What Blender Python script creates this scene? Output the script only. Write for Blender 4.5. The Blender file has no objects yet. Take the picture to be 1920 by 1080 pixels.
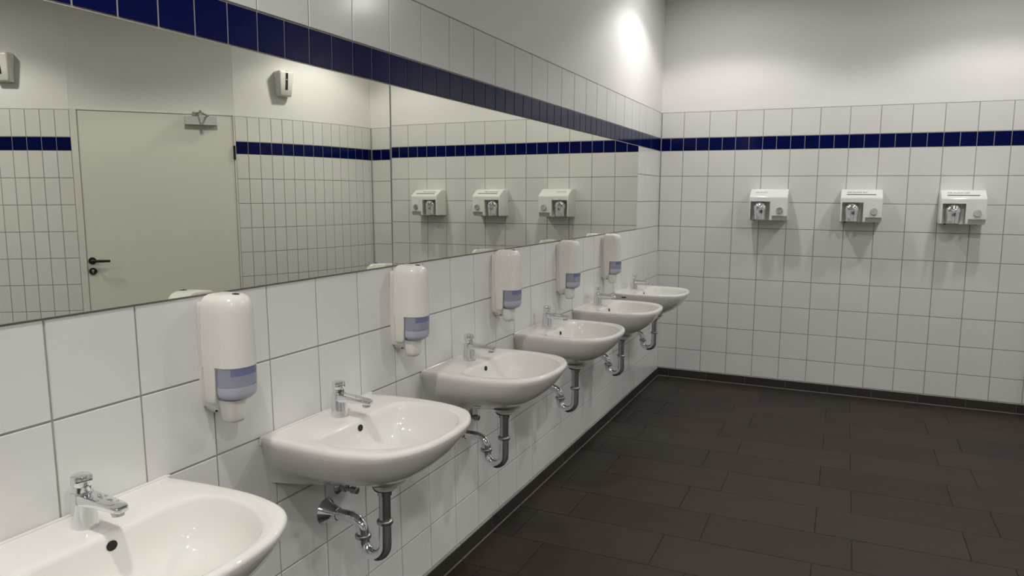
import bpy, bmesh, math, random
from mathutils import Vector, Matrix

random.seed(7)
PI = math.pi
SC = bpy.context.scene
COL = SC.collection

# ------------------------------------------------------------------ camera
def make_camera():
    yaw, pitch, roll = -0.4216, -0.1259, 0.0085
    f = Vector((math.sin(yaw)*math.cos(pitch), math.cos(yaw)*math.cos(pitch), math.sin(pitch)))
    r = Vector((math.cos(yaw), -math.sin(yaw), 0))
    u = r.cross(f)
    r2 = r*math.cos(roll) + u*math.sin(roll)
    u2 = -r*math.sin(roll) + u*math.cos(roll)
    cd = bpy.data.cameras.new('camera')
    cd.sensor_width = 36
    cd.lens = 1385.97/1920*36
    cd.clip_start = 0.02
    co = bpy.data.objects.new('camera', cd)
    COL.objects.link(co)
    m = Matrix((r2, u2, -f)).transposed().to_4x4()
    m.translation = Vector((1.3891, -6.002, 1.4851))
    co.matrix_world = m
    SC.camera = co
make_camera()

# ------------------------------------------------------------------ world, lamps, exposure
w = bpy.data.worlds.new('world'); SC.world = w; w.use_nodes = True
w.node_tree.nodes['Background'].inputs[0].default_value = (1, 1, 1, 1)
w.node_tree.nodes['Background'].inputs[1].default_value = 0.0
SC.view_settings.view_transform = 'Standard'
SC.view_settings.look = 'None'
SC.view_settings.gamma = 1
SC.view_settings.use_curve_mapping = False
SC.view_settings.exposure = -0.15
CEIL = 3.0
LAMP_SPOTS = [(0.55, -0.91), (0.55, -5.40), (2.24, -0.91), (2.24, -2.57), (2.24, -5.98),
              (4.00, -3.45), (4.00, -5.15), (5.70, -4.30), (2.24, -7.70), (4.00, -7.20), (5.80, -6.60)]
LAMP_POWER = 42.0
LAMP_COLOR = (1.0, 0.98, 0.945)
for lx, ly in LAMP_SPOTS:
    ld = bpy.data.lights.new('downlight_lamp', 'SPOT')
    ld.energy = LAMP_POWER*(0.64 if ly > -1 else 0.85 if ly > -3 else 1.42 if lx < 1 else 1.0)   # the lamps are not equally strong
    ld.color = LAMP_COLOR
    ld.spot_size = math.radians(138)
    ld.spot_blend = 0.30
    ld.shadow_soft_size = 0.05
    lo = bpy.data.objects.new('downlight_lamp', ld)
    COL.objects.link(lo)
    lo.location = (lx, ly, CEIL-0.03)

# ------------------------------------------------------------------ materials
def new_mat(name):
    m = bpy.data.materials.new(name); m.use_nodes = True
    return m, m.node_tree.nodes, m.node_tree.links, m.node_tree.nodes['Principled BSDF']

def simple(name, col, rough=0.4, metal=0.0, noise=0.0, nscale=20.0, bump=0.0, bscale=60.0, trans=0.0, ior=1.45, coat=0.0, spec=0.5, alpha=1.0):
    m, N, L, b = new_mat(name)
    b.inputs['Base Color'].default_value = (*col, 1)
    b.inputs['Roughness'].default_value = rough
    b.inputs['Metallic'].default_value = metal
    b.inputs['Transmission Weight'].default_value = trans
    b.inputs['IOR'].default_value = ior
    b.inputs['Coat Weight'].default_value = coat
    b.inputs['Specular IOR Level'].default_value = spec
    tc = N.new('ShaderNodeTexCoord')
    if noise:
        n = N.new('ShaderNodeTexNoise'); n.inputs['Scale'].default_value = nscale; n.inputs['Detail'].default_value = 5
        L.new(tc.outputs['Object'], n.inputs['Vector'])
        mx = N.new('ShaderNodeMix'); mx.data_type = 'RGBA'
        mx.inputs[6].default_value = (*[c*(1-noise) for c in col], 1)
        mx.inputs[7].default_value = (*[min(1, c*(1+noise)) for c in col], 1)
        L.new(n.outputs['Fac'], mx.inputs[0]); L.new(mx.outputs[2], b.inputs['Base Color'])
    if bump:
        n2 = N.new('ShaderNodeTexNoise'); n2.inputs['Scale'].default_value = bscale; n2.inputs['Detail'].default_value = 3
        L.new(tc.outputs['Object'], n2.inputs['Vector'])
        bp = N.new('ShaderNodeBump'); bp.inputs['Strength'].default_value = bump; bp.inputs['Distance'].default_value = 0.002
        L.new(n2.outputs['Fac'], bp.inputs['Height']); L.new(bp.outputs[0], b.inputs['Normal'])
    return m

def tinted(name, col, rough, noise, nscale, bump, bscale, stretch=(1, 1, 1), hue=None, spec=0.5):
    """tiles: a per-tile tint stored on the mesh varies the glaze from tile to tile"""
    m, N, L, b = new_mat(name)
    tc = N.new('ShaderNodeTexCoord')
    mp = N.new('ShaderNodeMapping'); mp.inputs['Scale'].default_value = stretch
    L.new(tc.outputs['Object'], mp.inputs[0])
    n = N.new('ShaderNodeTexNoise'); n.inputs['Scale'].default_value = nscale; n.inputs['Detail'].default_value = 6
    n.inputs['Roughness'].default_value = 0.65
    L.new(mp.outputs[0], n.inputs['Vector'])
    mx = N.new('ShaderNodeMix'); mx.data_type = 'RGBA'
    c2 = hue or tuple(c*(1+noise) for c in col)
    mx.inputs[6].default_value = (*[c*(1-noise) for c in col], 1)
    mx.inputs[7].default_value = (*[min(1, c) for c in c2], 1)
    L.new(n.outputs['Fac'], mx.inputs[0])
    at = N.new('ShaderNodeAttribute'); at.attribute_name = 'tint'
    mul = N.new('ShaderNodeMix'); mul.data_type = 'RGBA'; mul.blend_type = 'MULTIPLY'
    mul.inputs[0].default_value = 1.0
    L.new(mx.outputs[2], mul.inputs[6]); L.new(at.outputs['Color'], mul.inputs[7])
    L.new(mul.outputs[2], b.inputs['Base Color'])
    b.inputs['Roughness'].default_value = rough
    b.inputs['Specular IOR Level'].default_value = spec
    n2 = N.new('ShaderNodeTexNoise'); n2.inputs['Scale'].default_value = bscale; n2.inputs['Detail'].default_value = 2
    L.new(mp.outputs[0], n2.inputs['Vector'])
    bp = N.new('ShaderNodeBump'); bp.inputs['Strength'].default_value = bump; bp.inputs['Distance'].default_value = 0.002
    L.new(n2.outputs['Fac'], bp.inputs['Height']); L.new(bp.outputs[0], b.inputs['Normal'])
    return m

M_TILE = tinted('white_glazed_tile', (0.76, 0.755, 0.74), 0.16, 0.012, 3.0, 0.05, 9.0)
M_BLUE = tinted('blue_glazed_tile', (0.0012, 0.0045, 0.062), 0.10, 0.05, 6.0, 0.05, 9.0, spec=0.16)
M_GROUT = simple('grey_grout', (0.34, 0.325, 0.295), 0.9, noise=0.15, nscale=30)
M_PLASTER = simple('white_wall_paint', (0.84, 0.83, 0.815), 0.75, noise=0.01, nscale=4, bump=0.12, bscale=140)
M_CEIL = simple('ceiling_paint', (0.86, 0.85, 0.83), 0.85, noise=0.01, nscale=4)
M_FLOOR = tinted('brown_stone_tile', (0.025, 0.0180, 0.0128), 0.5, 0.25, 5.0, 0.25, 70.0, (1.0, 2.6, 1.0), (0.045, 0.0335, 0.025), 0.3)
M_FGROUT = simple('dark_floor_grout', (0.022, 0.018, 0.015), 0.9)
M_SEAL = simple('pale_sealant', (0.13, 0.125, 0.105), 0.6, noise=0.2, nscale=40)
M_SKIRT = tinted('dark_skirting_tile', (0.036, 0.032, 0.025), 0.42, 0.25, 8.0, 0.2, 60.0)
M_CERAMIC = simple('white_glazed_ceramic', (0.83, 0.815, 0.775), 0.035, spec=0.55)
M_HOLE = simple('dark_hole', (0.015, 0.012, 0.010), 0.7)
M_CHROME = simple('polished_chrome', (0.80, 0.81, 0.82), 0.07, 1.0)
M_CHROME2 = simple('dull_chrome', (0.52, 0.52, 0.51), 0.20, 1.0, noise=0.12, nscale=30)
M_NUT = simple('worn_chrome_nut', (0.46, 0.45, 0.44), 0.30, 1.0, noise=0.15, nscale=40)
M_RUBBER = simple('black_rubber', (0.02, 0.02, 0.02), 0.6)
M_PLASTIC = simple('white_plastic', (0.80, 0.785, 0.74), 0.22)
M_PLASTIC2 = simple('white_plastic_back', (0.76, 0.745, 0.70), 0.3)
M_ENAMEL = simple('white_enamel', (0.83, 0.825, 0.79), 0.16)
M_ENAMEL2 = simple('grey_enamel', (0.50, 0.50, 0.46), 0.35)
M_WINDOW = simple('lilac_clear_plastic', (0.86, 0.87, 0.95), 0.10, trans=0.85, ior=1.15)
M_LIQUID = simple('milky_soap', (0.74, 0.75, 0.84), 0.4)
M_SOAPBAG = simple('bluish_soap_bag', (0.42, 0.43, 0.53), 0.35)
M_LABEL = simple('blue_label', (0.13, 0.15, 0.45), 0.4)
M_MIRROR = simple('mirror_silver', (0.80, 0.81, 0.725), 0.0, 1.0)
M_MEDGE = simple('mirror_dark_edge', (0.34, 0.33, 0.30), 0.6)
M_DOOR = simple('offwhite_door_paint', (0.78, 0.775, 0.715), 0.42)
M_FRAME = simple('offwhite_frame_paint', (0.78, 0.77, 0.71), 0.38)
M_BLACK = simple('black_metal', (0.012, 0.012, 0.012), 0.32)
M_STRIP = simple('smoked_plastic', (0.03, 0.03, 0.035), 0.2)
M_CLOSER = simple('grey_metal_paint', (0.58, 0.60, 0.58), 0.4, 0.0)
M_ARM = simple('steel_arm', (0.33, 0.32, 0.29), 0.35, 0.8)
M_ARMG = simple('grey_gasket', (0.42, 0.41, 0.38), 0.7)
M_INK = simple('dark_print', (0.05, 0.05, 0.05), 0.6)
M_WATER = simple('water', (1, 1, 1), 0.02, trans=1.0, ior=1.33)
M_LAMP, _n, _l, _b = new_mat('lamp_diffuser')
_b.inputs['Base Color'].default_value = (0.9, 0.9, 0.9, 1)
_b.inputs['Emission Color'].default_value = (*LAMP_COLOR, 1)
_b.inputs['Emission Strength'].default_value = 88.0

# ------------------------------------------------------------------ mesh builder
class MB:
    def __init__(self):
        self.v = []; self.f = []; self.m = []; self.t = []
    def add(self, verts, faces, mat=0, tint=(1, 1, 1)):
        o = len(self.v)
        self.v += [tuple(p) for p in verts]
        for fc in faces:
            self.f.append([i+o for i in fc]); self.m.append(mat); self.t.append(tint)
    def quad(self, pts, want=None, mat=0, tint=(1, 1, 1)):
        p = [Vector(q) for q in pts]
        if want is not None:
            n = (p[1]-p[0]).cross(p[2]-p[0])
            if n.dot(Vector(want)) < 0: p.reverse()
        self.add(p, [list(range(len(p)))], mat, tint)
    def box(self, lo, hi, mat=0):
        x0, y0, z0 = lo; x1, y1, z1 = hi
        vs = [(x0,y0,z0),(x1,y0,z0),(x1,y1,z0),(x0,y1,z0),(x0,y0,z1),(x1,y0,z1),(x1,y1,z1),(x0,y1,z1)]
        self.add(vs, [(0,3,2,1),(4,5,6,7),(0,1,5,4),(1,2,6,5),(2,3,7,6),(3,0,4,7)], mat)
    def loft(self, rings, mat=0, cap0=True, cap1=True, closed=True):
        n = len(rings[0]); vs = [p for r in rings for p in r]; fs = []
        k = n if closed else n-1
        for a in range(len(rings)-1):
            for i in range(k):
                j = (i+1) % n
                fs.append((a*n+i, a*n+j, (a+1)*n+j, (a+1)*n+i))
        if cap0: fs.append(tuple(reversed(range(n))))
        if cap1: fs.append(tuple((len(rings)-1)*n+i for i in range(n)))
        self.add(vs, fs, mat)
    def tube(self, path, rad, seg=20, mat=0, cap=True):
        path = [Vector(p) for p in path]; rings = []
        if not hasattr(rad, '__len__'): rad = [rad]*len(path)
        prev = None
        for i, p in enumerate(path):
            if i == 0: d = path[1]-path[0]
            elif i == len(path)-1: d = path[-1]-path[-2]
            else: d = (path[i+1]-p).normalized()+(p-path[i-1]).normalized()
            d.normalize()
            if prev is None:
                a = Vector((0, 1, 0)) if abs(d.y) < 0.9 else Vector((1, 0, 0))
            else: a = prev
            a = (a-d*a.dot(d)).normalized(); prev = a
            b = d.cross(a)
            rings.append([p+(a*math.cos(t)+b*math.sin(t))*rad[i] for t in [2*PI*k/seg for k in range(seg)]])
        self.loft(rings, mat, cap, cap)
    def lathe(self, org, axis, prof, seg=32, mat=0, cap=True):
        """prof: list of (distance along axis, radius)"""
        org = Vector(org); d = Vector(axis).normalized()
        a = Vector((0, 1, 0)) if abs(d.y) < 0.9 else Vector((1, 0, 0))
        a = (a-d*a.dot(d)).normalized(); b = d.cross(a)
        rings = [[org+d*h+(a*math.cos(t)+b*math.sin(t))*max(r, 1e-5) for t in [2*PI*k/seg for k in range(seg)]] for h, r in prof]
        self.loft(rings, mat, cap, cap)
    def build(self, name, mats, parent=None, angle=35, smooth=True, fix=True):
        me = bpy.data.meshes.new(name)
        me.from_pydata(self.v, [], self.f)
        for m in (mats if isinstance(mats, (list, tuple)) else [mats]): me.materials.append(m)
        me.polygons.foreach_set('material_index', self.m)
        if any(t != (1, 1, 1) for t in self.t):
            at = me.color_attributes.new('tint', 'FLOAT_COLOR', 'CORNER')
            for p in me.polygons:
                for li in p.loop_indices: at.data[li].color = (*self.t[p.index], 1)
        if fix:
            bm = bmesh.new(); bm.from_mesh(me); bmesh.ops.recalc_face_normals(bm, faces=bm.faces); bm.to_mesh(me); bm.free()
        if smooth:
            me.polygons.foreach_set('use_smooth', [True]*len(me.polygons))
            me.set_sharp_from_angle(angle=math.radians(angle))
        me.update()
        o = bpy.data.objects.new(name, me); COL.objects.link(o)
        if parent: o.parent = parent
        return o

def tag(o, label, cat, group=None, kind=None):
    o['label'] = label; o['category'] = cat
    if group: o['group'] = group
    if kind: o['kind'] = kind
    return o

def empty(name, loc, label, cat, group=None):
    o = bpy.data.objects.new(name, None); COL.objects.link(o); o.location = loc
    o.empty_display_size = 0.05
    return tag(o, label, cat, group)

def dup(root, loc, label):
    """a copy of a thing with copies of its parts and their sub-parts"""
    r = root.copy(); COL.objects.link(r); r.location = loc; r['label'] = label
    for ch in list(root.children):
        c = ch.copy(); COL.objects.link(c); c.parent = r
        for g in list(ch.children):
            d = g.copy(); COL.objects.link(d); d.parent = c
    return r

def structure(o, label, cat):
    return tag(o, label, cat, kind='structure')

# ------------------------------------------------------------------ tiled walls
GR = 0.0021            # half joint
def lean(z):           # the lower part of the sink wall stands out a little towards the floor
    return 0.0265*(1.24-z) if z < 1.24 else 0.0

def tile(mb, P, u0, u1, z0, z1, mat, bevel=0.0012):
    """one glazed tile: flat face with a small chamfer; P(u,z,d) maps to the room"""
    u0 += GR; u1 -= GR; z0 += GR; z1 -= GR
    if u1-u0 < 0.004: return
    t = [random.uniform(-0.00011, 0.00011) for _ in range(3)]
    def d(a, b): return t[0]+t[1]*a+t[2]*b
    inn = [P(u0+bevel, z0+bevel, d(-1, -1)), P(u1-bevel, z0+bevel, d(1, -1)), P(u1-bevel, z1-bevel, d(1, 1)), P(u0+bevel, z1-bevel, d(-1, 1))]
    out = [P(u0, z0, -0.0020), P(u1, z0, -0.0020), P(u1, z1, -0.0020), P(u0, z1, -0.0020)]
    um, zm = (u0+u1)/2, (z0+z1)/2
    want = Vector(P(um, zm, 1))-Vector(P(um, zm, 0))
    k = random.uniform(0.99, 1.008); tint = (k, k*random.uniform(0.995, 1.005), k*random.uniform(0.99, 1.01))
    mb.quad(inn, want, mat, tint)
    for i in range(4):
        j = (i+1) % 4
        mb.quad([out[i], out[j], inn[j], inn[i]], want, mat, tint)

ROWS = [(0.072, 0.24)]+[(0.24+0.2*k, 0.44+0.2*k) for k in range(8)]
def tile_field(mb, P, edges, half, skip=None):
    for a, b in zip(edges[:-1], edges[1:]):
        for z0, z1 in ROWS+[(1.94, 2.14)]:
            if skip and skip(a, b, z0, z1): continue
            tile(mb, P, a, b, z0, z1, 1)
    for a, b in zip(half[:-1], half[1:]):
        tile(mb, P, a, b, 1.84, 1.94, 2)

def edges(start, pitch, lo, hi):
    k0 = math.ceil((lo-start)/pitch+1e-6); out = [lo]
    k = k0
    while start+k*pitch < hi-1e-4:
        if start+k*pitch > lo+0.003: out.append(start+k*pitch)
        k += 1
    out.append(hi)
    return out

WALLM = [M_GROUT, M_TILE, M_BLUE, M_PLASTER]
Y_END, X_END = -9.4, 7.4
MIRROR_A, MIRROR_SEAM, MIRROR_B = -0.698, -3.8965, -7.3

# left wall (the wall with the washbasins)
mb = MB()
prof = [(lean(0)-0.0022, 0.0), (-0.0022, 1.24), (-0.0022, 2.142), (-0.0012, 2.1425), (-0.0012, CEIL+0.1), (-0.25, CEIL+0.1), (-0.25, 0.0)]
mats_p = [0, 0, 3, 3, 3, 3, 3]
ring0 = [(x, Y_END-0.2, z) for x, z in prof]; ring1 = [(x, 0.25, z) for x, z in prof]
for i in range(len(prof)):
    j = (i+1) % len(prof)
    mb.add([ring0[i], ring0[j], ring1[j], ring1[i]], [(0, 3, 2, 1)], mats_p[i])
mb.add(ring0, [tuple(range(7))], 3); mb.add(ring1, [tuple(reversed(range(7)))], 3)
PL = lambda u, z, d: (lean(z)+d, u, z)
tile_field(mb, PL, edges(-0.0953, 0.2, Y_END, -0.002), edges(-0.0953, 0.1, Y_END, -0.002),
           lambda a, b, z0, z1: z0 > 1.2 and z1 < 1.9 and b < -0.65 and a > MIRROR_B-0.1)
structure(mb.build('wall_left', WALLM, smooth=False, fix=False), 'white tiled wall with blue band behind the washbasins', 'wall')

# back wall (the wall with the hand dryers)
mb = MB()
zs = [(0, 2.142, 0.0022, 0), (2.142, CEIL+0.1, 0.0012, 3)]
XW, RW = 2.79, 2.873
for z0, z1, off, mt in zs:
    mb.quad([(-0.1, off, z0), (XW+1.6, off, z0), (XW+1.6, off, z1), (-0.1, off, z1)], (0, -1, 0), mt)
mb.quad([(-0.1, 0.2, 0), (XW+1.6, 0.2, 0), (XW+1.6, 0.2, CEIL+0.1), (-0.1, 0.2, CEIL+0.1)], (0, 1, 0), 3)
PB = lambda u, z, d: (u, -d, z)
tile_field(mb, PB, edges(0.179, 0.2, 0.003, XW-0.002), edges(0.179, 0.1, 0.003, XW-0.002))
structure(mb.build('wall_back', WALLM, smooth=False, fix=False), 'white tiled end wall with blue band and three hand dryers', 'wall')

# right wall: rounded, with narrow tiles, only seen in the mirror
CXW = XW+RW
S_DOOR0, S_DOOR1 = 1.4378, 2.5954
def PC(s, z, d):
    a = s/RW
    if a <= PI/2:
        return (CXW-(RW+d)*math.cos(a), -(RW+d)*math.sin(a), z)
    return (CXW+(a-PI/2)*RW, -RW-d, z)
S_END = RW*PI/2+(X_END-CXW)
mb = MB()
def strip(s0, s1, z0, z1, d, mt, step=0.1):
    n = max(1, round((s1-s0)/step))
    for i in range(n):
        a = s0+(s1-s0)*i/n; b = s0+(s1-s0)*(i+1)/n
        want = Vector(PC((a+b)/2, 1, 1))-Vector(PC((a+b)/2, 1, 0))
        mb.quad([PC(a, z0, d), PC(b, z0, d), PC(b, z1, d), PC(a, z1, d)], want, mt)
for s0, s1 in ((0, S_DOOR0), (S_DOOR1, S_END)):
    strip(s0, s1, 0, 2.142, -0.0022, 0); strip(s0, s1, 2.142, CEIL+0.1, -0.0012, 3)
tile_field(mb, PC, edges(S_DOOR0, 0.1, 0.002, S_DOOR0-0.002), edges(S_DOOR0, 0.1, 0.002, S_DOOR0-0.002))
tile_field(mb, PC, edges(S_DOOR1, 0.1, S_DOOR1+0.002, S_END), edges(S_DOOR1, 0.1, S_DOOR1+0.002, S_END))
DA, DB = Vector(PC(S_DOOR0, 0, 0)), Vector(PC(S_DOOR1, 0, 0))
DE = (DB-DA).normalized(); DN = Vector((DE.y, -DE.x, 0)); DW = (DB-DA).length
def PD(t, z, d): return DA+DE*t+DN*d+Vector((0, 0, z))
# flat plaster panel above the door and the reveals at its two sides
mb.quad([PD(-0.0, 2.15, -0.001), PD(DW, 2.15, -0.001), PD(DW, CEIL+0.1, -0.001), PD(0, CEIL+0.1, -0.001)], DN, 3)
for t in (0.0, DW):
    mb.quad([PD(t, 0, -0.12), PD(t, 0, 0.0), PD(t, CEIL, 0.0), PD(t, CEIL, -0.12)], None, 3)
mb.quad([PD(0, 2.15, -0.12), PD(DW, 2.15, -0.12), PD(DW, 2.15, -0.001), PD(0, 2.15, -0.001)], None, 3)
mb.quad([PD(0, 0, -0.12), PD(DW, 0, -0.12), PD(DW, 2.15, -0.12), PD(0, 2.15, -0.12)], DN, 3)
structure(mb.build('wall_right', WALLM, smooth=False, fix=False), 'rounded white tiled wall with blue band around the door', 'wall')

# walls behind the camera
mb = MB(); mb.box((-0.2, Y_END-0.2, 0), (X_END+0.2, Y_END, CEIL+0.1))
structure(mb.build('wall_front', M_PLASTER, smooth=False), 'plain white wall behind the camera', 'wall')
mb = MB(); mb.box((X_END, Y_END, 0), (X_END+0.2, -RW+0.3, CEIL+0.1))
structure(mb.build('wall_far_right', M_PLASTER, smooth=False), 'plain white wall at the far side of the room', 'wall')

# floor: 60 x 30 cm stone tiles, each row shifted against the next
mb = MB()
mb.quad([(-0.2, Y_END-0.2, -0.002), (X_END+0.2, Y_END-0.2, -0.002), (X_END+0.2, 0.2, -0.002), (-0.2, 0.2, -0.002)], (0, 0, 1), 0)
mb.quad([(-0.2, Y_END-0.2, -0.1), (X_END+0.2, Y_END-0.2, -0.1), (X_END+0.2, 0.2, -0.1), (-0.2, 0.2, -0.1)], (0, 0, -1), 0)
r0 = -24
for r in range(r0, 9):
    ya, yb = -2.29+0.3*r, -2.29+0.3*(r+1)
    ya = max(ya, Y_END); yb = min(yb, 0.0)
    if yb-ya < 0.02: continue
    off = 0.289 if r % 2 == 0 else 0.139
    xs = edges(off, 0.603, 0.02, X_END)
    for a, b in zip(xs[:-1], xs[1:]):
        g = 0.0016; bv = 0.0012
        x0, x1, y0, y1 = a+g, b-g, ya+g, yb-g
        k = random.uniform(0.82, 1.14); wm = random.uniform(-0.05, 0.05)
        tint = (k*(1+wm), k, k*(1-wm))
        zj = random.uniform(-0.0003, 0.0003)
        inn = [(x0+bv, y0+bv, zj), (x1-bv, y0+bv, zj), (x1-bv, y1-bv, zj), (x0+bv, y1-bv, zj)]
        out = [(x0, y0, -0.0025), (x1, y0, -0.0025), (x1, y1, -0.0025), (x0, y1, -0.0025)]
        mb.quad(inn, (0, 0, 1), 1, tint)
        for i in range(4):
            j = (i+1) % 4
            mb.quad([out[i], out[j], inn[j], inn[i]], (0, 0, 1), 1, tint)
structure(mb.build('floor', [M_FGROUT, M_FLOOR], smooth=False, fix=False), 'dark brown stone tile floor', 'floor')

mb = MB(); mb.box((-0.2, Y_END-0.2, CEIL), (X_END+0.2, 0.2, CEIL+0.12))
structure(mb.build('ceiling', M_CEIL, smooth=False), 'plain white ceiling', 'ceiling')

# skirting tiles
def skirting(name, P, us, label):
    m = MB()
    for a, b in zip(us[:-1], us[1:]):
        if b-a < 0.006: continue
        a2, b2 = a+0.0016, b-0.0016
        k = random.uniform(0.85, 1.15); tint = (k, k, k*random.uniform(0.93, 1.0))
        n = 3 if (b-a) > 0.2 else 1
        for q in range(n):
            ua, ub = a2+(b2-a2)*q/n, a2+(b2-a2)*(q+1)/n
            um = (ua+ub)/2
            want = Vector(P(um, 0, 1))-Vector(P(um, 0, 0))
            m.quad([P(ua, 0.004, 0.008), P(ub, 0.004, 0.008), P(ub, 0.066, 0.008), P(ua, 0.066, 0.008)], want, 0, tint)
            m.quad([P(ua, 0.066, 0.008), P(ub, 0.066, 0.008), P(ub, 0.068, 0.006), P(ua, 0.068, 0.006)], want+Vector((0, 0, 1)), 0, tint)
            m.quad([P(ua, 0.068, 0.006), P(ub, 0.068, 0.006), P(ub, 0.070, -0.003), P(ua, 0.070, -0.003)], (0, 0, 1), 1)
            m.quad([P(ua, 0.0005, 0.0115), P(ub, 0.0005, 0.0115), P(ub, 0.0055, 0.0082), P(ua, 0.0055, 0.0082)], want+Vector((0, 0, 1)), 2)
        m.quad([P(b2, 0.004, 0.0072), P(b+0.0016, 0.004, 0.0072), P(b+0.0016, 0.068, 0.0062), P(b2, 0.068, 0.0062)], want, 2)
    return structure(m.build(name, [M_SKIRT, M_GROUT, M_SEAL], smooth=False, fix=False), label, 'skirting')
skirting('baseboard_left', lambda u, z, d: (lean(0.04)+d, u, z), edges(-2.277, 0.2985, Y_END, -0.009), 'dark skirting tiles below the washbasins')
skirting('baseboard_back', PB, edges(0.128, 0.3025, 0.041, XW-0.01), 'dark skirting tiles below the hand dryers')
skirting('baseboard_right', PC, edges(S_DOOR0, 0.3, 0.01, S_DOOR0), 'dark skirting tiles on the rounded wall, end wall side of the door')
skirting('baseboard_far_right', PC, edges(S_DOOR1, 0.3, S_DOOR1, S_END), 'dark skirting tiles on the rounded wall beyond the door handle')

# ------------------------------------------------------------------ door in the rounded wall
def dbox(m, t0, t1, z0, z1, d0, d1, mat=0):
    c = [PD(t, z, d) for z in (z0, z1) for t, d in ((t0, d0), (t1, d0), (t1, d1), (t0, d1))]
    m.add(c, [(0, 3, 2, 1), (4, 5, 6, 7), (0, 1, 5, 4), (1, 2, 6, 5), (2, 3, 7, 6), (3, 0, 4, 7)], mat)
door = bpy.data.objects.new('door_1', None); COL.objects.link(door)
structure(door, 'plain off-white door with black handle set in the rounded wall', 'door')
m = MB()
dbox(m, 0.0, 0.012, 0, 2.15, -0.11, 0.006); dbox(m, 1.106, DW, 0, 2.15, -0.11, 0.006); dbox(m, 0.012, 1.106, 2.142, 2.15, -0.11, 0.004)
m.build('door_frame', M_FRAME, door, smooth=False)
m = MB(); dbox(m, 0.016, 1.102, 0.006, 2.138, -0.045, -0.001)
m.build('door_leaf', M_DOOR, door, smooth=False)
m = MB(); dbox(m, 0.012, 0.016, 0.006, 2.14, -0.05, -0.006); dbox(m, 1.102, 1.106, 0.006, 2.14, -0.05, -0.006); dbox(m, 0.012, 1.106, 2.138, 2.142, -0.05, -0.006)
m.build('door_gasket', M_ARMG, door, smooth=False)
for zz in (1.85, 0.25):
    m = MB(); m.tube([PD(0.012, zz-0.055, 0.008), PD(0.012, zz+0.055, 0.008)], 0.009, 14)
    m.build('hinge', M_BLACK, door)
m = MB(); m.lathe(PD(1.069, 1.016, -0.001), DN, [(0, 0.027), (0.007, 0.027), (0.010, 0.024)], 28)
hr = m.build('handle_rosette', M_BLACK, door)
m = MB(); m.tube([PD(1.069, 1.016, 0.005), PD(1.069, 1.016, 0.035), PD(1.066, 1.016, 0.046), PD(1.058, 1.016, 0.052), PD(1.045, 1.015, 0.053), PD(0.952, 1.013, 0.053), PD(0.947, 1.013, 0.050)], [0.010, 0.010, 0.0105, 0.0105, 0.0105, 0.0095, 0.006], 16)
m.build('handle_lever', M_BLACK, door)
m = MB(); m.lathe(PD(1.069, 0.936, -0.001), DN, [(0, 0.027), (0.007, 0.027), (0.010, 0.024)], 28)
lk = m.build('lock_rosette', M_BLACK, door)
m = MB(); dbox(m, 1.065, 1.073, 0.922, 0.94, 0.008, 0.0105); m.lathe(PD(1.069, 0.942, 0.0), DN, [(0.008, 0.0085), (0.0112, 0.0085)], 18)
m.build('lock_cylinder', M_CHROME2, lk)
m = MB(); dbox(m, 0.137, 0.370, 2.058, 2.122, -0.001, 0.055)
dc = m.build('door_closer', M_CLOSER, door, smooth=False)
m = MB()
m.lathe(PD(0.20, 2.122, 0.03), (0, 0, 1), [(0, 0.012), (0.012, 0.012), (0.014, 0.010)], 16)
m.tube([PD(0.20, 2.130, 0.03), PD(0.262, 2.138, 0.20)], 0.0075, 8)
m.tube([PD(0.262, 2.142, 0.20), PD(0.278, 2.146, 0.012)], 0.006, 8)
m.lathe(PD(0.262, 2.128, 0.20), (0, 0, 1), [(0, 0.009), (0.024, 0.009)], 12)
dbox(m, 0.262, 0.312, 2.132, 2.158, 0.0, 0.018)
m.build('closer_arm', M_ARM, dc)

# ------------------------------------------------------------------ mirrors
def mirror(y0, y1, tilt, label):
    root = MB(); z0, z1, zc = 1.2420, 1.8390, 1.54
    def X(z): return 0.0014-math.tan(tilt)*(z-zc)
    fr = [(X(z0), y0, z0), (X(z0), y1, z0), (X(z1), y1, z1), (X(z1), y0, z1)]
    bk = [(-0.0040, y0, z0), (-0.0040, y1, z0), (-0.0040, y1, z1), (-0.0040, y0, z1)]
    bv = 0.0015
    fi = [(X(z0+bv), y0+bv, z0+bv), (X(z0+bv), y1-bv, z0+bv), (X(z1-bv), y1-bv, z1-bv), (X(z1-bv), y0+bv, z1-bv)]
    root.quad(fi, (1, 0, 0), 0)
    frr = [(p[0]-0.001, p[1], p[2]) for p in fr]
    for i in range(4):
        j = (i+1) % 4
        root.quad([frr[i], frr[j], fi[j], fi[i]], (1, 0, 0), 1)
        root.add([bk[i], bk[j], frr[j], frr[i]], [(0, 1, 2, 3)], 1)
    root.quad(bk, (-1, 0, 0), 1)
    o = root.build('wall_mirror', [M_MIRROR, M_MEDGE], smooth=False, fix=False)
    return tag(o, label, 'mirror', 'mirror panels above the washbasins')
mirror(MIRROR_B, MIRROR_SEAM-0.0025, 0.0077, 'near frameless wall mirror panel, left of the seam, reflecting the white door')
mirror(MIRROR_SEAM+0.0025, MIRROR_A, 0.0045, 'far frameless wall mirror panel, right of the seam, reflecting three hand dryers')

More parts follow.
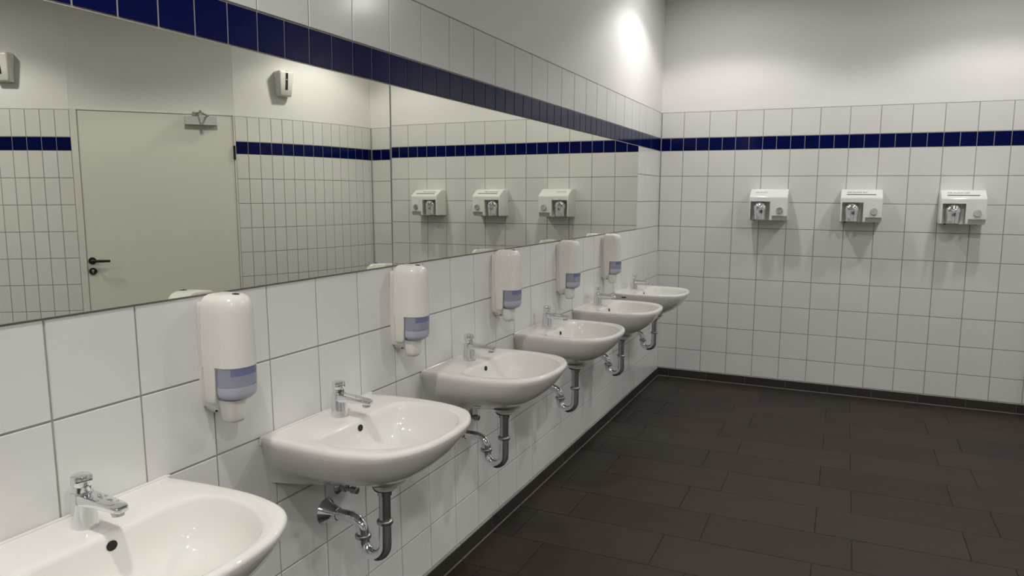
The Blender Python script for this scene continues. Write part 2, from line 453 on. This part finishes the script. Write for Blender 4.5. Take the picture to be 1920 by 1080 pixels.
# ------------------------------------------------------------------ washbasins
NB = 96
RIM = 0.84
def basin_outline():
    """half outline from the back left corner around the front to the back right corner, local x out of the wall, y along it"""
    pts = [(0.0, -0.250), (0.08, -0.257), (0.16, -0.262), (0.24, -0.261), (0.31, -0.248), (0.36, -0.228), (0.391, -0.200), (0.415, -0.160), (0.430, -0.119), (0.439, -0.061), (0.442, 0.0)]
    full = pts+[(x, -y) for x, y in reversed(pts[:-1])]
    # Catmull-Rom resample
    P = [Vector((x, y, 0)) for x, y in full]
    dense = []
    for i in range(len(P)-1):
        p0 = P[max(i-1, 0)]; p1 = P[i]; p2 = P[i+1]; p3 = P[min(i+2, len(P)-1)]
        for k in range(12):
            t = k/12
            dense.append(0.5*((2*p1)+(p2-p0)*t+(2*p0-5*p1+4*p2-p3)*t*t+(3*p1-p0-3*p2+p3)*t**3))
    dense.append(P[-1])
    return dense
def resample(pts, n):
    L = [0]
    for a, b in zip(pts[:-1], pts[1:]): L.append(L[-1]+(b-a).length)
    out = []; j = 0
    for k in range(n):
        s = L[-1]*k/(n-1)
        while j < len(L)-2 and L[j+1] < s: j += 1
        t = (s-L[j])/max(1e-9, L[j+1]-L[j])
        out.append(pts[j].lerp(pts[j+1], t))
    return out
NF = 73; NBK = NB-NF               # points around the front, points along the wall
FRONT = resample(basin_outline(), NF)
def ring_outer(sy, sx, z, inset=0.0, back=0.0):
    c = Vector((0.16, 0, 0)); out = []
    for i, p in enumerate(FRONT):
        q = Vector((p.x*sx, p.y*sy, z))
        if inset:
            a = FRONT[max(i-1, 0)]; b = FRONT[min(i+1, NF-1)]
            t = (b-a).normalized(); n = Vector((-t.y, t.x, 0))
            if n.dot(c-p) < 0: n = -n
            q += n*inset
        q.x = max(q.x, back)
        out.append(q)
    a, b = out[-1], out[0]
    for k in range(1, NBK+1):
        t = k/(NBK+1); q = a.lerp(b, t); q.z = z
        out.append(q)
    return out
def inner_outline():
    """bowl opening, same point order as the outer ring"""
    out = []
    for p in FRONT:
        pass
    pts = [(0.134, -0.150), (0.140, -0.182), (0.162, -0.204), (0.205, -0.213), (0.255, -0.209), (0.31, -0.191), (0.361, -0.158), (0.394, -0.118), (0.413, -0.068), (0.419, 0.0)]
    full = pts+[(x, -y) for x, y in reversed(pts[:-1])]
    P = [Vector((x, y, 0)) for x, y in full]
    dense = []
    for i in range(len(P)-1):
        p0 = P[max(i-1, 0)]; p1 = P[i]; p2 = P[i+1]; p3 = P[min(i+2, len(P)-1)]
        for k in range(12):
            t = k/12
            dense.append(0.5*((2*p1)+(p2-p0)*t+(2*p0-5*p1+4*p2-p3)*t*t+(3*p1-p0-3*p2+p3)*t**3))
    dense.append(P[-1])
    fr = resample(dense, NF)
    a, b = fr[-1], fr[0]
    for k in range(1, NBK+1):
        t = k/(NBK+1); q = a.lerp(b, t); q.x = a.x
        fr.append(q)
    return fr
INNER = inner_outline()
DRAIN = Vector((0.222, 0, 0))
def make_basin_mesh():
    m = MB(); rings = []
    # outside, from the underside up to the rim
    for sy, sx, z in [(0.12, 0.52, 0.664), (0.30, 0.625, 0.684), (0.46, 0.695, 0.698), (0.60, 0.755, 0.712), (0.70, 0.795, 0.723), (0.78, 0.83, 0.734), (0.84, 0.86, 0.745), (0.89, 0.89, 0.758), (0.935, 0.925, 0.775), (0.968, 0.955, 0.795), (0.99, 0.983, 0.814), (1.0, 0.997, 0.828)]:
        rr = ring_outer(sy, sx, z)
        zw = 0.828-(0.828-z)*0.123/0.166; syw = 1-0.13*(0.828-zw)/0.123
        for q in rr:                                          # at the wall the sides stay upright and end square
            t = max(0.0, 1-q.x/0.2)
            q.y *= (sy*(1-t)+syw*t)/sy
            q.z = z*(1-t)+zw*t
        rings.append(rr)
    rings.append(ring_outer(1, 1, 0.834, 0.0012))
    rings.append(ring_outer(1, 1, 0.8395, 0.0045))
    top = ring_outer(1, 1, 0.8420, 0.0100)
    rings.append(top)
    # across the rim and deck to the bowl
    for t, dz in [(0.30, 0.0), (0.62, -0.0008), (0.85, -0.0018), (0.95, -0.0035)]:
        rr = []
        for a, b in zip(top, INNER):
            q = a.lerp(Vector((b.x, b.y, a.z)), t); q.z = 0.842+dz
            rr.append(q)
        rings.append(rr)
    # bowl
    for s, dz in [(1.0, -0.0075), (0.985, -0.014), (0.965, -0.026), (0.94, -0.042), (0.90, -0.061), (0.84, -0.080), (0.75, -0.096), (0.63, -0.108), (0.48, -0.116), (0.32, -0.121), (0.18, -0.124), (0.10, -0.126)]:
        rings.append([Vector((DRAIN.x+(p.x-DRAIN.x)*s, p.y*s, 0.842+dz)) for p in INNER])
    m.loft(rings, 0, True, True)
    return m
BASIN_Y = [-5.094, -4.299, -3.482, -2.655, -1.838, -1.014]
def wx(z): return lean(z)
B_LAB = ['white washbasin nearest the camera, cut off by the lower left edge of the photo',
         'second white washbasin from the camera, between the nearest basin and the third one',
         'third white washbasin from the camera, under the second soap dispenser from the left',
         'fourth white washbasin from the camera, third from the tiled end wall',
         'fifth white washbasin from the camera, next to the one by the end wall',
         'farthest white washbasin, closest to the tiled end wall, dark mark on its side']
XB = 0.0125
b0 = empty('washbasin', (XB, BASIN_Y[0], 0), B_LAB[0], 'washbasin', 'washbasins along the tiled wall')
make_basin_mesh().build('basin', M_CERAMIC, b0, angle=50)
m = MB()
cx, cz = 0.1375, 0.8145
nrm = Vector((0.985, 0, 0.17)).normalized(); up = Vector((-0.17, 0, 0.985)).normalized()
def oval(off, sc): return [Vector((cx, 0, cz))+nrm*off+Vector((0, 1, 0))*(0.0115*sc*math.cos(t))+up*(0.0095*sc*math.sin(t)) for t in [2*PI*k/28 for k in range(28)]]
m.loft([oval(-0.012, 0.8), oval(-0.0005, 0.92), oval(0.0012, 1.0)], 0, True, True)
m.build('overflow_hole', M_HOLE, b0)
m = MB(); m.lathe((DRAIN.x, 0, 0.7155), (0, 0, 1), [(0, 0.031), (0.003, 0.031), (0.0045, 0.028), (0.003, 0.021), (0.0025, 0.019), (0.007, 0.018), (0.009, 0.012), (0.0095, 0.001)], 32)
m.build('drain_plug', M_CHROME, b0)
m = MB(); m.lathe((DRAIN.x, 0, 0.650), (0, 0, 1), [(0, 0.034), (0.004, 0.036), (0.012, 0.040), (0.022, 0.058)], 36)
m.build('drain_boss', M_CERAMIC, b0)
m = MB(); m.tube([(0.0, -0.2525, 0.822), (0.0005, -0.2545, 0.832), (0.002, -0.251, 0.8405), (0.003, -0.24, 0.8425), (0.003, 0.24, 0.8425), (0.002, 0.251, 0.8405), (0.0005, 0.2545, 0.832), (0.0, 0.2525, 0.822)], 0.004, 8)
m.build('silicone_seal', M_PLASTIC, b0)
basins = [b0]
for y, lab in list(zip(BASIN_Y, B_LAB))[1:]:
    basins.append(dup(b0, (XB, y, 0), lab))
m = MB(); m.box((0.052, -0.2575, 0.811), (0.082, -0.248, 0.8185))
mk = m.build('maker_mark', M_INK, basins[5], smooth=False); mk['label'] = 'small dark mark on the basin side'

# ------------------------------------------------------------------ taps
F_LAB = ['chrome push tap with water drops on the nearest washbasin',
         'chrome push tap on the second washbasin from the camera',
         'chrome push tap on the third washbasin from the camera',
         'chrome push tap on the fourth washbasin from the camera',
         'chrome push tap on the fifth washbasin from the camera',
         'chrome push tap on the farthest washbasin, by the end wall']
FX, FZ = 0.079, 0.8412
f0 = empty('push_tap', (FX, BASIN_Y[0], FZ), F_LAB[0], 'tap', 'push taps on the washbasins')
def ell(cx, rx, ry, z, n=32): return [Vector((cx+rx*math.cos(2*PI*k/n), ry*math.sin(2*PI*k/n), z)) for k in range(n)]
m = MB()
m.loft([ell(0.0, 0.0245, 0.0235, 0.0), ell(0.0, 0.0245, 0.0235, 0.0015), ell(-0.001, 0.0225, 0.0215, 0.020), ell(-0.002, 0.0205, 0.0198, 0.045), ell(-0.0025, 0.0195, 0.019, 0.062), ell(-0.0025, 0.0185, 0.018, 0.0655), ell(-0.0025, 0.015, 0.015, 0.067)])
m.build('tap_body', M_CHROME, f0, angle=30)
m = MB()
def sp(x, hw, zt, zb):
    r = min(hw, (zt-zb)/2)*0.75; pts = []
    for cy, cz, a0 in ((hw-r, zt-r*0.35, 0), (-hw+r, zt-r*0.35, 1), (-hw+r, zb+r, 2), (hw-r, zb+r, 3)):
        rz = r*0.35 if a0 < 2 else r
        for k in range(6):
            a = (a0+k/5)*PI/2
            pts.append(Vector((x, cy+r*math.cos(a), cz+rz*math.sin(a))))
    return pts
m.loft([sp(-0.012, 0.0165, 0.0655, 0.036), sp(0.010, 0.0178, 0.0645, 0.040), sp(0.035, 0.0172, 0.0625, 0.0445), sp(0.065, 0.0164, 0.0592, 0.0455), sp(0.085, 0.0158, 0.0570, 0.0450), sp(0.096, 0.0140, 0.0555, 0.0445), sp(0.102, 0.0105, 0.0540, 0.0445), sp(0.1045, 0.006, 0.0525, 0.0460)])
m.build('spout', M_CHROME, f0, angle=40)
m = MB(); m.lathe((0.088, 0, 0.047), (0.08, 0, -1), [(0, 0.0115), (0.006, 0.0115), (0.0065, 0.0105), (0.0105, 0.0102), (0.0110, 0.0085), (0.006, 0.008), (0.006, 0.0001)], 24)
m.build('aerator', M_CHROME2, f0)
m = MB(); m.lathe((-0.0025, 0, 0.066), (0, 0, 1), [(0, 0.0155), (0.010, 0.0150), (0.0105, 0.0140), (0.012, 0.0140), (0.0125, 0.0172), (0.014, 0.0180), (0.027, 0.0180), (0.0305, 0.0165), (0.0325, 0.0125), (0.033, 0.001)], 32)
m.build('push_knob', M_CHROME, f0)
for y, lab in list(zip(BASIN_Y, F_LAB))[1:]:
    dup(f0, (FX, y, FZ), lab)
m = MB()
rd = random.Random(3)
for k in range(11):
    x = rd.uniform(0.03, 0.095); y = rd.uniform(-0.011, 0.011); r = rd.uniform(0.0018, 0.004)
    zt = 0.0655-(x-0.0)*0.107+0.0008
    m.lathe((x, y, zt), (0.1, 0, 1), [(-0.0006, r), (0.0, r), (0.0007, r*0.8), (0.0012, r*0.4), (0.0013, 0.0001)], 12)
wd = m.build('water_drops', M_WATER, f0); wd['kind'] = 'stuff'

for o in list(bpy.data.objects):
    if o.name.startswith('push_tap'): o.scale = (1.07, 1.07, 1.05)

# ------------------------------------------------------------------ drain traps and stop valves
T_LAB = ['chrome drain trap under the second washbasin from the camera, wall rosette in view',
         'chrome drain trap under the third washbasin from the camera',
         'chrome drain trap under the fourth washbasin from the camera',
         'chrome drain trap under the fifth washbasin from the camera',
         'chrome drain trap under the farthest washbasin, beside the end wall']
TX = XB+DRAIN.x-0.004
XWL = lean(0.527)
def make_trap(y, lab):
    t = empty('drain_trap', (0, y, 0), lab, 'drain pipe', 'drain traps under the washbasins')
    m = MB(); m.lathe((TX, 0, 0.545), (0, 0, 1), [(0, 0.0170), (0.083, 0.0170), (0.0835, 0.0205), (0.098, 0.0210), (0.099, 0.0255), (0.106, 0.030), (0.107, 0.034)], 28)
    m.build('tailpiece', M_CHROME2, t)
    m = MB(); m.lathe((TX, 0, 0.645), (0, 0, 1), [(0, 0.0305), (0.0065, 0.0345)], 28)
    m.build('rubber_washer', M_RUBBER, t)
    m = MB(); R = 0.0385; cz = 0.4775; cxx = TX-R
    path = [(TX, 0, 0.548), (TX, 0, 0.52), (TX, 0, 0.495)]
    for k in range(0, 17):
        a = -PI*k/16
        path.append((cxx+R*math.cos(a), 0, cz+R*math.sin(a)))
    path += [(TX-2*R, 0, 0.484), (TX-2*R, 0, 0.494)]
    m.tube(path, 0.0182, 24)
    m.build('u_bend', M_CHROME, t)
    x2 = TX-2*R; R2 = 0.040
    m = MB(); path = [(x2, 0, 0.488), (x2, 0, 0.4985)]
    for k in range(1, 13):
        a = PI/2*k/12
        path.append((x2-R2+R2*math.cos(a), 0, 0.4985+R2*math.sin(a)))
    path += [(x2-R2-0.02, 0, 0.5385), (XWL-0.002, 0, 0.5385)]
    m.tube(path, 0.0172, 24)
    m.build('wall_pipe', M_CHROME, t)
    for xx, zz in ((TX, 0.549), (x2, 0.490)):
        m = MB(); m.lathe((xx, 0, zz-0.007), (0, 0, 1), [(0, 0.0185), (0.0, 0.0222), (0.002, 0.0236), (0.010, 0.0236), (0.012, 0.0222), (0.014, 0.0185)], 28)
        m.build('ring_nut', M_NUT, t)
    m = MB(); m.lathe((XWL-0.001, 0, 0.5385), (1, 0, 0), [(0, 0.0405), (0.003, 0.0410), (0.007, 0.0385), (0.026, 0.0265), (0.040, 0.0215), (0.048, 0.0195), (0.049, 0.0165)], 40)
    m.build('wall_rosette', M_CHROME, t)
    return t
t0 = make_trap(BASIN_Y[1], T_LAB[0])
for y, lab in list(zip(BASIN_Y[2:], T_LAB[1:])): dup(t0, (0, y, 0), lab)

V_LAB = ['small chrome stop valve under the second washbasin, above its drain rosette',
         'small chrome stop valve under the third washbasin from the camera',
         'small chrome stop valve under the fourth washbasin from the camera']
def make_valve(y, lab):
    zz = 0.590; x0 = lean(zz)
    t = empty('stop_valve', (0, y, 0), lab, 'valve', 'stop valves under the washbasins')
    m = MB(); m.lathe((x0-0.001, 0, zz), (1, 0, 0), [(0, 0.0225), (0.003, 0.0225), (0.010, 0.015), (0.012, 0.010)], 28)
    m.build('wall_rosette', M_CHROME2, t)
    m = MB(); m.tube([(x0, 0, zz), (x0+0.05, 0, zz)], 0.0085, 16); m.lathe((x0+0.018, 0, zz), (1, 0, 0), [(0, 0.009), (0.001, 0.012), (0.012, 0.012), (0.013, 0.009)], 6)
    m.tube([(x0+0.035, 0, zz), (x0+0.035, 0, zz+0.028)], 0.006, 12)
    m.build('valve_body', M_CHROME2, t)
    m = MB(); m.lathe((x0+0.05, 0, zz), (1, 0, 0), [(0, 0.009), (0.001, 0.0125), (0.020, 0.0115), (0.022, 0.009)], 10)
    m.build('valve_handle', M_NUT, t)
    m = MB(); m.tube([(x0+0.035, 0, zz+0.02), (x0+0.036, 0.004, zz+0.05), (x0+0.04, 0.008, zz+0.07)], 0.005, 10)
    m.build('supply_hose', M_CHROME2, t)
    return t
v0 = make_valve(BASIN_Y[1]+0.066, V_LAB[0])
for y, lab in zip(BASIN_Y[2:4], V_LAB[1:]): dup(v0, (0, y+0.066, 0), lab)

# ------------------------------------------------------------------ soap dispensers
S_LAB = ['white wall soap dispenser nearest the camera, left of the second washbasin',
         'white wall soap dispenser at the seam between the two mirror panels',
         'middle white wall soap dispenser of the five, between third and fourth washbasins',
         'white wall soap dispenser between the fourth and fifth washbasins',
         'farthest white wall soap dispenser, nearest the tiled end wall']
S_Y = [-4.693, -3.877, -3.089, -2.302, -1.513]
def drr(x0, x1, hw, rad, z, n=8, rb=0.006):
    """plan section: rounded front (at x1), nearly square back (at x0)"""
    pts = []
    for cx, cy, a0, r in ((x1-rad, hw-rad, 0, rad), (x0+rb, hw-rb, 1, rb), (x0+rb, -hw+rb, 2, rb), (x1-rad, -hw+rad, 3, rad)):
        for k in range(n):
            a = (a0+k/(n-1))*PI/2
            pts.append(Vector((cx+r*math.cos(a), cy+r*math.sin(a), z)))
    return pts
SX = 0.0
s0 = empty('soap_dispenser', (0.0, S_Y[0], 0), S_LAB[0], 'soap dispenser', 'soap dispensers on the tiled wall')
m = MB()
m.loft([drr(0.001, 0.046, 0.036, 0.012, 0.975), drr(0.001, 0.050, 0.039, 0.012, 0.985), drr(0.001, 0.056, 0.0425, 0.014, 1.005), drr(0.001, 0.060, 0.0425, 0.014, 1.03), drr(0.001, 0.046, 0.0425, 0.014, 1.19), drr(0.001, 0.043, 0.0425, 0.014, 1.215), drr(0.001, 0.040, 0.040, 0.014, 1.223), drr(0.003, 0.034, 0.036, 0.010, 1.227)])
m.build('back_plate', M_PLASTIC2, s0, angle=50)
m = MB()
W0, W1 = 1.003, 1.076      # window range
rg = []
for z, x1, hw, ins in [(W1, 0.1075, 0.0510, 0), (1.12, 0.1068, 0.0508, 0), (1.17, 0.1052, 0.0503, 0), (1.205, 0.1040, 0.0500, 0), (1.222, 0.1036, 0.0498, 0.0012), (1.233, 0.1030, 0.0495, 0.0045), (1.241, 0.1025, 0.0492, 0.0105), (1.2455, 0.102, 0.049, 0.019), (1.247, 0.102, 0.049, 0.030)]:
    rg.append(drr(0.020+ins*0.35, x1+0.0145-ins, hw-ins, max(0.008, 0.045-ins), z))
m.loft(rg)
m.build('cover', M_PLASTIC, s0, angle=50)
m = MB()                   # side cheeks that frame the window
m.loft([drr(0.028, 0.056, 0.0470, 0.004, 0.990), drr(0.026, 0.061, 0.0505, 0.004, 1.003), drr(0.024, 0.063, 0.0512, 0.004, W1)])
m.build('side_frame', M_PLASTIC, s0, angle=50)
m = MB()
rg = []
for z, ins in [(0.9915, 0.034), (0.9925, 0.024), (0.996, 0.013), (1.002, 0.0055), (1.010, 0.0018), (1.02, 0.0004), (W1-0.0006, 0.0)]:
    rg.append(drr(0.061, 0.1223-ins, 0.0508-ins*0.8, max(0.006, 0.045-ins), z))
m.loft(rg)
m.build('window', M_WINDOW, s0, angle=50)
m = MB()
m.loft([drr(0.064, 0.100, 0.030, 0.02, 0.999), drr(0.064, 0.113, 0.043, 0.036, 1.006), drr(0.064, 0.1165, 0.0465, 0.040, 1.014), drr(0.064, 0.117, 0.0468, 0.040, 1.0285)])
m.build('soap_liquid', M_LIQUID, s0, angle=50)
m = MB()
m.loft([drr(0.064, 0.1135, 0.0455, 0.038, 1.0292), drr(0.064, 0.1145, 0.0460, 0.038, W1-0.002)])
sb = m.build('soap_bag', M_SOAPBAG, s0, angle=50)
m = MB()
def front_arc(z):
    o = drr(0.064, 0.1158, 0.0470, 0.0393, z)
    return (o[-8:]+o[:8])[3:12]
rr0, rr1 = front_arc(1.056), front_arc(W1-0.0028)
m.loft([rr0, rr1], 0, False, False, closed=False)
m.build('blue_tag', M_LABEL, sb, fix=False)
m = MB()
m.loft([drr(0.056, 0.078, 0.012, 0.010, 0.9345, rb=0.009), drr(0.050, 0.086, 0.021, 0.014, 0.937, rb=0.012), drr(0.047, 0.091, 0.026, 0.018, 0.945, rb=0.014), drr(0.046, 0.092, 0.0285, 0.020, 0.962, rb=0.014), drr(0.045, 0.093, 0.0305, 0.020, 0.984, rb=0.012), drr(0.043, 0.093, 0.032, 0.020, 0.9935, rb=0.010)])
m.build('push_nozzle', M_PLASTIC, s0, angle=50)
m = MB()
m.loft([drr(0.010, 0.042, 0.020, 0.006, 0.957), drr(0.008, 0.048, 0.030, 0.006, 0.968), drr(0.006, 0.052, 0.034, 0.006, 0.992)])
nb = m.build('nozzle_bracket', M_PLASTIC2, s0, angle=50)
m = MB(); m.lathe((0.042, -0.0268, 0.965), (0.1, -1, 0), [(0, 0.0025), (0.004, 0.0025)], 12)
m.build('pivot_pin', M_RUBBER, nb)
m = MB(); m.lathe((0.088, 0.0, 1.2462), (0.05, 0, 1), [(0, 0.0085), (0.0014, 0.0085)], 20); m.lathe((0.088, 0.0, 1.2462), (0.05, 0, 1), [(0.0012, 0.003), (0.0024, 0.003)], 8)
m.build('lock', M_RUBBER, s0)
for y, lab in list(zip(S_Y, S_LAB))[1:]: dup(s0, (0, y, 0), lab)

# ------------------------------------------------------------------ hand dryers
H_LAB = ['white wall hand dryer nearest the washbasins, leftmost of the three',
         'white wall hand dryer in the middle of the three',
         'white wall hand dryer rightmost of the three, farthest from the washbasins']
H_X = [0.857, 1.485, 2.112]
def bool_cut(obj, cutters):
    for c in cutters:
        md = obj.modifiers.new('cut', 'BOOLEAN'); md.operation = 'DIFFERENCE'; md.object = c; md.solver = 'EXACT'
    dg = bpy.context.evaluated_depsgraph_get()
    dg.update()
    me = bpy.data.meshes.new_from_object(obj.evaluated_get(dg))
    obj.modifiers.clear(); old = obj.data; obj.data = me
    me.name = old.name
    bpy.data.meshes.remove(old)
    for c in cutters:
        d = c.data; bpy.data.objects.remove(c); bpy.data.meshes.remove(d)
    me.polygons.foreach_set('use_smooth', [True]*len(me.polygons))
    me.set_sharp_from_angle(angle=math.radians(32))
def prism(prof, x0, x1, name, mats, bevel=0.0, seg=3):
    """prof: (depth, z) side profile pushed from x0 to x1"""
    bm = bmesh.new()
    a = [bm.verts.new((x0, -d, z)) for d, z in prof]; b = [bm.verts.new((x1, -d, z)) for d, z in prof]
    n = len(prof)
    bm.faces.new(a); bm.faces.new(list(reversed(b)))
    for i in range(n):
        j = (i+1) % n
        bm.faces.new((a[i], b[i], b[j], a[j]))
    bmesh.ops.recalc_face_normals(bm, faces=bm.faces)
    if bevel:
        es = [e for e in bm.edges if not all(abs(v.co.y) < 1e-6 for v in e.verts)]
        bmesh.ops.bevel(bm, geom=es, offset=bevel, segments=seg, affect='EDGES', profile=0.5, clamp_overlap=True)
        bmesh.ops.recalc_face_normals(bm, faces=bm.faces)
    me = bpy.data.meshes.new(name); bm.to_mesh(me); bm.free()
    for q in mats: me.materials.append(q)
    o = bpy.data.objects.new(name, me); COL.objects.link(o)
    return o
HZ = 1.309
h0 = empty('hand_dryer', (H_X[0], 0, HZ), H_LAB[0], 'hand dryer', 'hand dryers on the end wall')
body = prism([(0.0, 0.0), (0.0, 0.232), (0.085, 0.232), (0.170, 0.181), (0.178, 0.172), (0.178, 0.0)], -0.135, 0.135, 'casing', [M_ENAMEL], 0.011, 4)
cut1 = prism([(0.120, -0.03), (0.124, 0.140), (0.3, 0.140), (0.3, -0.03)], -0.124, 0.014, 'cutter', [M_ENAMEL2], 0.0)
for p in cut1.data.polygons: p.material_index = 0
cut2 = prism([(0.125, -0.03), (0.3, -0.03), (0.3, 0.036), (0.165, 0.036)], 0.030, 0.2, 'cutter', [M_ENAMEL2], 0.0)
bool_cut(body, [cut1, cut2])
body.parent = h0
m = MB()
prof = [(0.139, 0.1450, 0.004), (0.1375, 0.1460, 0.016), (0.132, 0.1480, 0.028), (0.122, 0.1500, 0.0375), (0.108, 0.1510, 0.0435), (0.093, 0.1520, 0.0450), (0.078, 0.1530, 0.0435), (0.060, 0.1540, 0.0410), (0.042, 0.1550, 0.0392), (0.022, 0.1560, 0.0380), (0.006, 0.1570, 0.0374)]
rg = [[Vector((-0.058+1.12*r*math.cos(t), -dd+1.05*r*math.sin(t), z)) for t in [2*PI*k/32 for k in range(32)]] for z, dd, r in prof]
inn = [[Vector((-0.058+0.036*math.cos(t), -0.157+0.033*math.sin(t), z)) for t in [2*PI*k/32 for k in range(32)]] for z in (0.006, 0.03)]
m.loft(rg+inn, 0, True, True)
m.lathe((-0.058, -0.117, 0.085), (0, -1, 0), [(0, 0.034), (0.004, 0.034), (0.006, 0.028), (0.04, 0.028)], 28)
m.build('nozzle', M_CHROME, h0, angle=60)
m = MB(); m.lathe((0.083, -0.176, 0.077), (0, -1, 0), [(0, 0.0255), (0.003, 0.0255), (0.004, 0.0235), (0.012, 0.0230), (0.0145, 0.0210), (0.0150, 0.001)], 32)
m.build('push_button', M_CHROME, h0)
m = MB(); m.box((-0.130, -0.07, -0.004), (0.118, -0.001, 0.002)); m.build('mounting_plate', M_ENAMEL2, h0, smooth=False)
for xx in (-0.100, 0.090):
    m = MB(); m.lathe((xx, -0.12 if xx < 0 else -0.085, -0.005), (0, 0, 1), [(0, 0.007), (0.007, 0.007)], 12)
    m.build('screw', M_RUBBER, h0)

def text_mesh(s, size, name, parent, mat, loc, rx):
    cu = bpy.data.curves.new(name, 'FONT'); cu.body = s; cu.size = size; cu.extrude = 0.0002; cu.align_x = 'LEFT'; cu.align_y = 'CENTER'
    tmp = bpy.data.objects.new(name, cu); COL.objects.link(tmp)
    dg = bpy.context.evaluated_depsgraph_get(); dg.update()
    me = bpy.data.meshes.new_from_object(tmp.evaluated_get(dg))
    bpy.data.objects.remove(tmp); bpy.data.curves.remove(cu)
    me.name = name; me.materials.clear(); me.materials.append(mat)
    o = bpy.data.objects.new(name, me); COL.objects.link(o)
    o.parent = parent; o.location = loc; o.rotation_euler = (rx, 0, 0)
    return o
# the sloped panel runs from (depth .085, z .232) to (.165, .183)
SL = math.atan2(0.051, 0.085)            # slope against the horizontal
def on_slope(x, t, off=0.0006):
    d = 0.085+0.085*t; z = 0.232-0.051*t
    return (x, -(d+off*math.sin(SL)), z+off*math.cos(SL))
dryers = [h0]
for x, lab in list(zip(H_X, H_LAB))[1:]: dryers.append(dup(h0, (x, 0, HZ), lab))
for i, dr in enumerate(dryers):
    if i == 0: # the mirror shows the dryer nearest the basins with two words only and a thin line
        text_mesh('AIR-FLOW', 0.019, 'lettering', dr, M_INK, on_slope(-0.098, 0.48), SL)
        m = MB(); m.box((0, -0.0006, 0), (0.085, 0.0006, 0.0004)); b = m.build('printed_line', M_ENAMEL2, dr, smooth=False)
        b.location = on_slope(-0.098, 0.70); b.rotation_euler = (SL, 0, 0)
    else:
        text_mesh('AIR-FLOW GD', 0.021, 'lettering', dr, M_INK, on_slope(-0.098, 0.42), SL)
        m = MB(); m.box((0, -0.005, 0), (0.190, 0.005, 0.0004)); b = m.build('printed_bar', M_INK, dr, smooth=False)
        b.location = on_slope(-0.098, 0.72); b.rotation_euler = (SL, 0, 0)

# ------------------------------------------------------------------ air fresheners on the rounded wall
def freshener(s, lab, src=None):
    a = s/RW; loc = PC(s, 2.325, 0.0)
    # local frame: x along the wall, -y out of the wall
    ang = math.atan2(-math.cos(a), math.sin(a))
    if src:
        r = dup(src, loc, lab); r.rotation_euler = (0, 0, ang); return r
    r = empty('air_freshener', loc, lab, 'air freshener', 'air fresheners high on the rounded wall')
    r.rotation_euler = (0, 0, ang)
    def sec(hw, d, z, rad):
        pts = []
        for cx, cy, a0, q in ((hw-rad, -d+rad, 3, rad), (hw-0.004, -0.004, 0, 0.004), (-hw+0.004, -0.004, 1, 0.004), (-hw+rad, -d+rad, 2, rad)):
            for k in range(6):
                b = (a0+k/5)*PI/2
                pts.append(Vector((cx+q*math.cos(b), cy+q*math.sin(b), z)))
        return pts
    m = MB()
    m.loft([sec(0.050, 0.030, 0.0, 0.008), sec(0.053, 0.060, 0.0, 0.012), sec(0.056, 0.070, 0.010, 0.014), sec(0.061, 0.085, 0.10, 0.015), sec(0.066, 0.095, 0.185, 0.016), sec(0.066, 0.093, 0.198, 0.016), sec(0.060, 0.082, 0.205, 0.012)])
    m.build('housing', M_PLASTIC, r, angle=50)
    m = MB()
    for zz, dd in ((0.055, 0.0785), (0.195, 0.0955)):
        pass
    ring = [[Vector((-0.011, -0.076, 0.050)), Vector((0.011, -0.076, 0.050)), Vector((0.011, -0.0795, 0.050)), Vector((-0.011, -0.0795, 0.050))],
            [Vector((-0.011, -0.085, 0.10)), Vector((0.011, -0.085, 0.10)), Vector((0.011, -0.0865, 0.10)), Vector((-0.011, -0.0865, 0.10))],
            [Vector((-0.011, -0.094, 0.185)), Vector((0.011, -0.094, 0.185)), Vector((0.011, -0.0965, 0.185)), Vector((-0.011, -0.0965, 0.185))],
            [Vector((-0.011, -0.086, 0.202)), Vector((0.011, -0.086, 0.202)), Vector((0.011, -0.0905, 0.203)), Vector((-0.011, -0.0905, 0.203))]]
    m.loft(ring)
    st = m.build('viewing_strip', M_STRIP, r, smooth=False)
    m = MB(); m.lathe((0, -0.0885, 0.13), (0, -1, 0.1), [(0, 0.006), (0.003, 0.006), (0.004, 0.004)], 14)
    m.build('indicator', M_CHROME2, st)
    return r
a0 = freshener(1.025, 'white air freshener with black strip, right of the door, seen in the mirror')
freshener(2.997, 'white air freshener with black strip, left of the door, at the photo\'s left edge', a0)

# ------------------------------------------------------------------ ceiling downlights (the room's lamps)
d0 = None
for lx, ly in LAMP_SPOTS:
    if d0 is None:
        d0 = empty('ceiling_downlight', (lx, ly, CEIL), 'round white ceiling downlight set flush in the ceiling', 'ceiling lamp', 'downlights in the ceiling')
        m = MB(); m.lathe((0, 0, 0.0), (0, 0, -1), [(-0.002, 0.115), (0.004, 0.113), (0.007, 0.105), (0.006, 0.092), (0.002, 0.088)], 40)
        m.build('trim_ring', M_ENAMEL, d0)
        m = MB(); m.lathe((0, 0, 0.001), (0, 0, -1), [(0, 0.087), (0.004, 0.085), (0.006, 0.06), (0.0065, 0.001)], 32)
        m.build('diffuser', M_LAMP, d0)
    else:
        dup(d0, (lx, ly, CEIL), d0['label'])
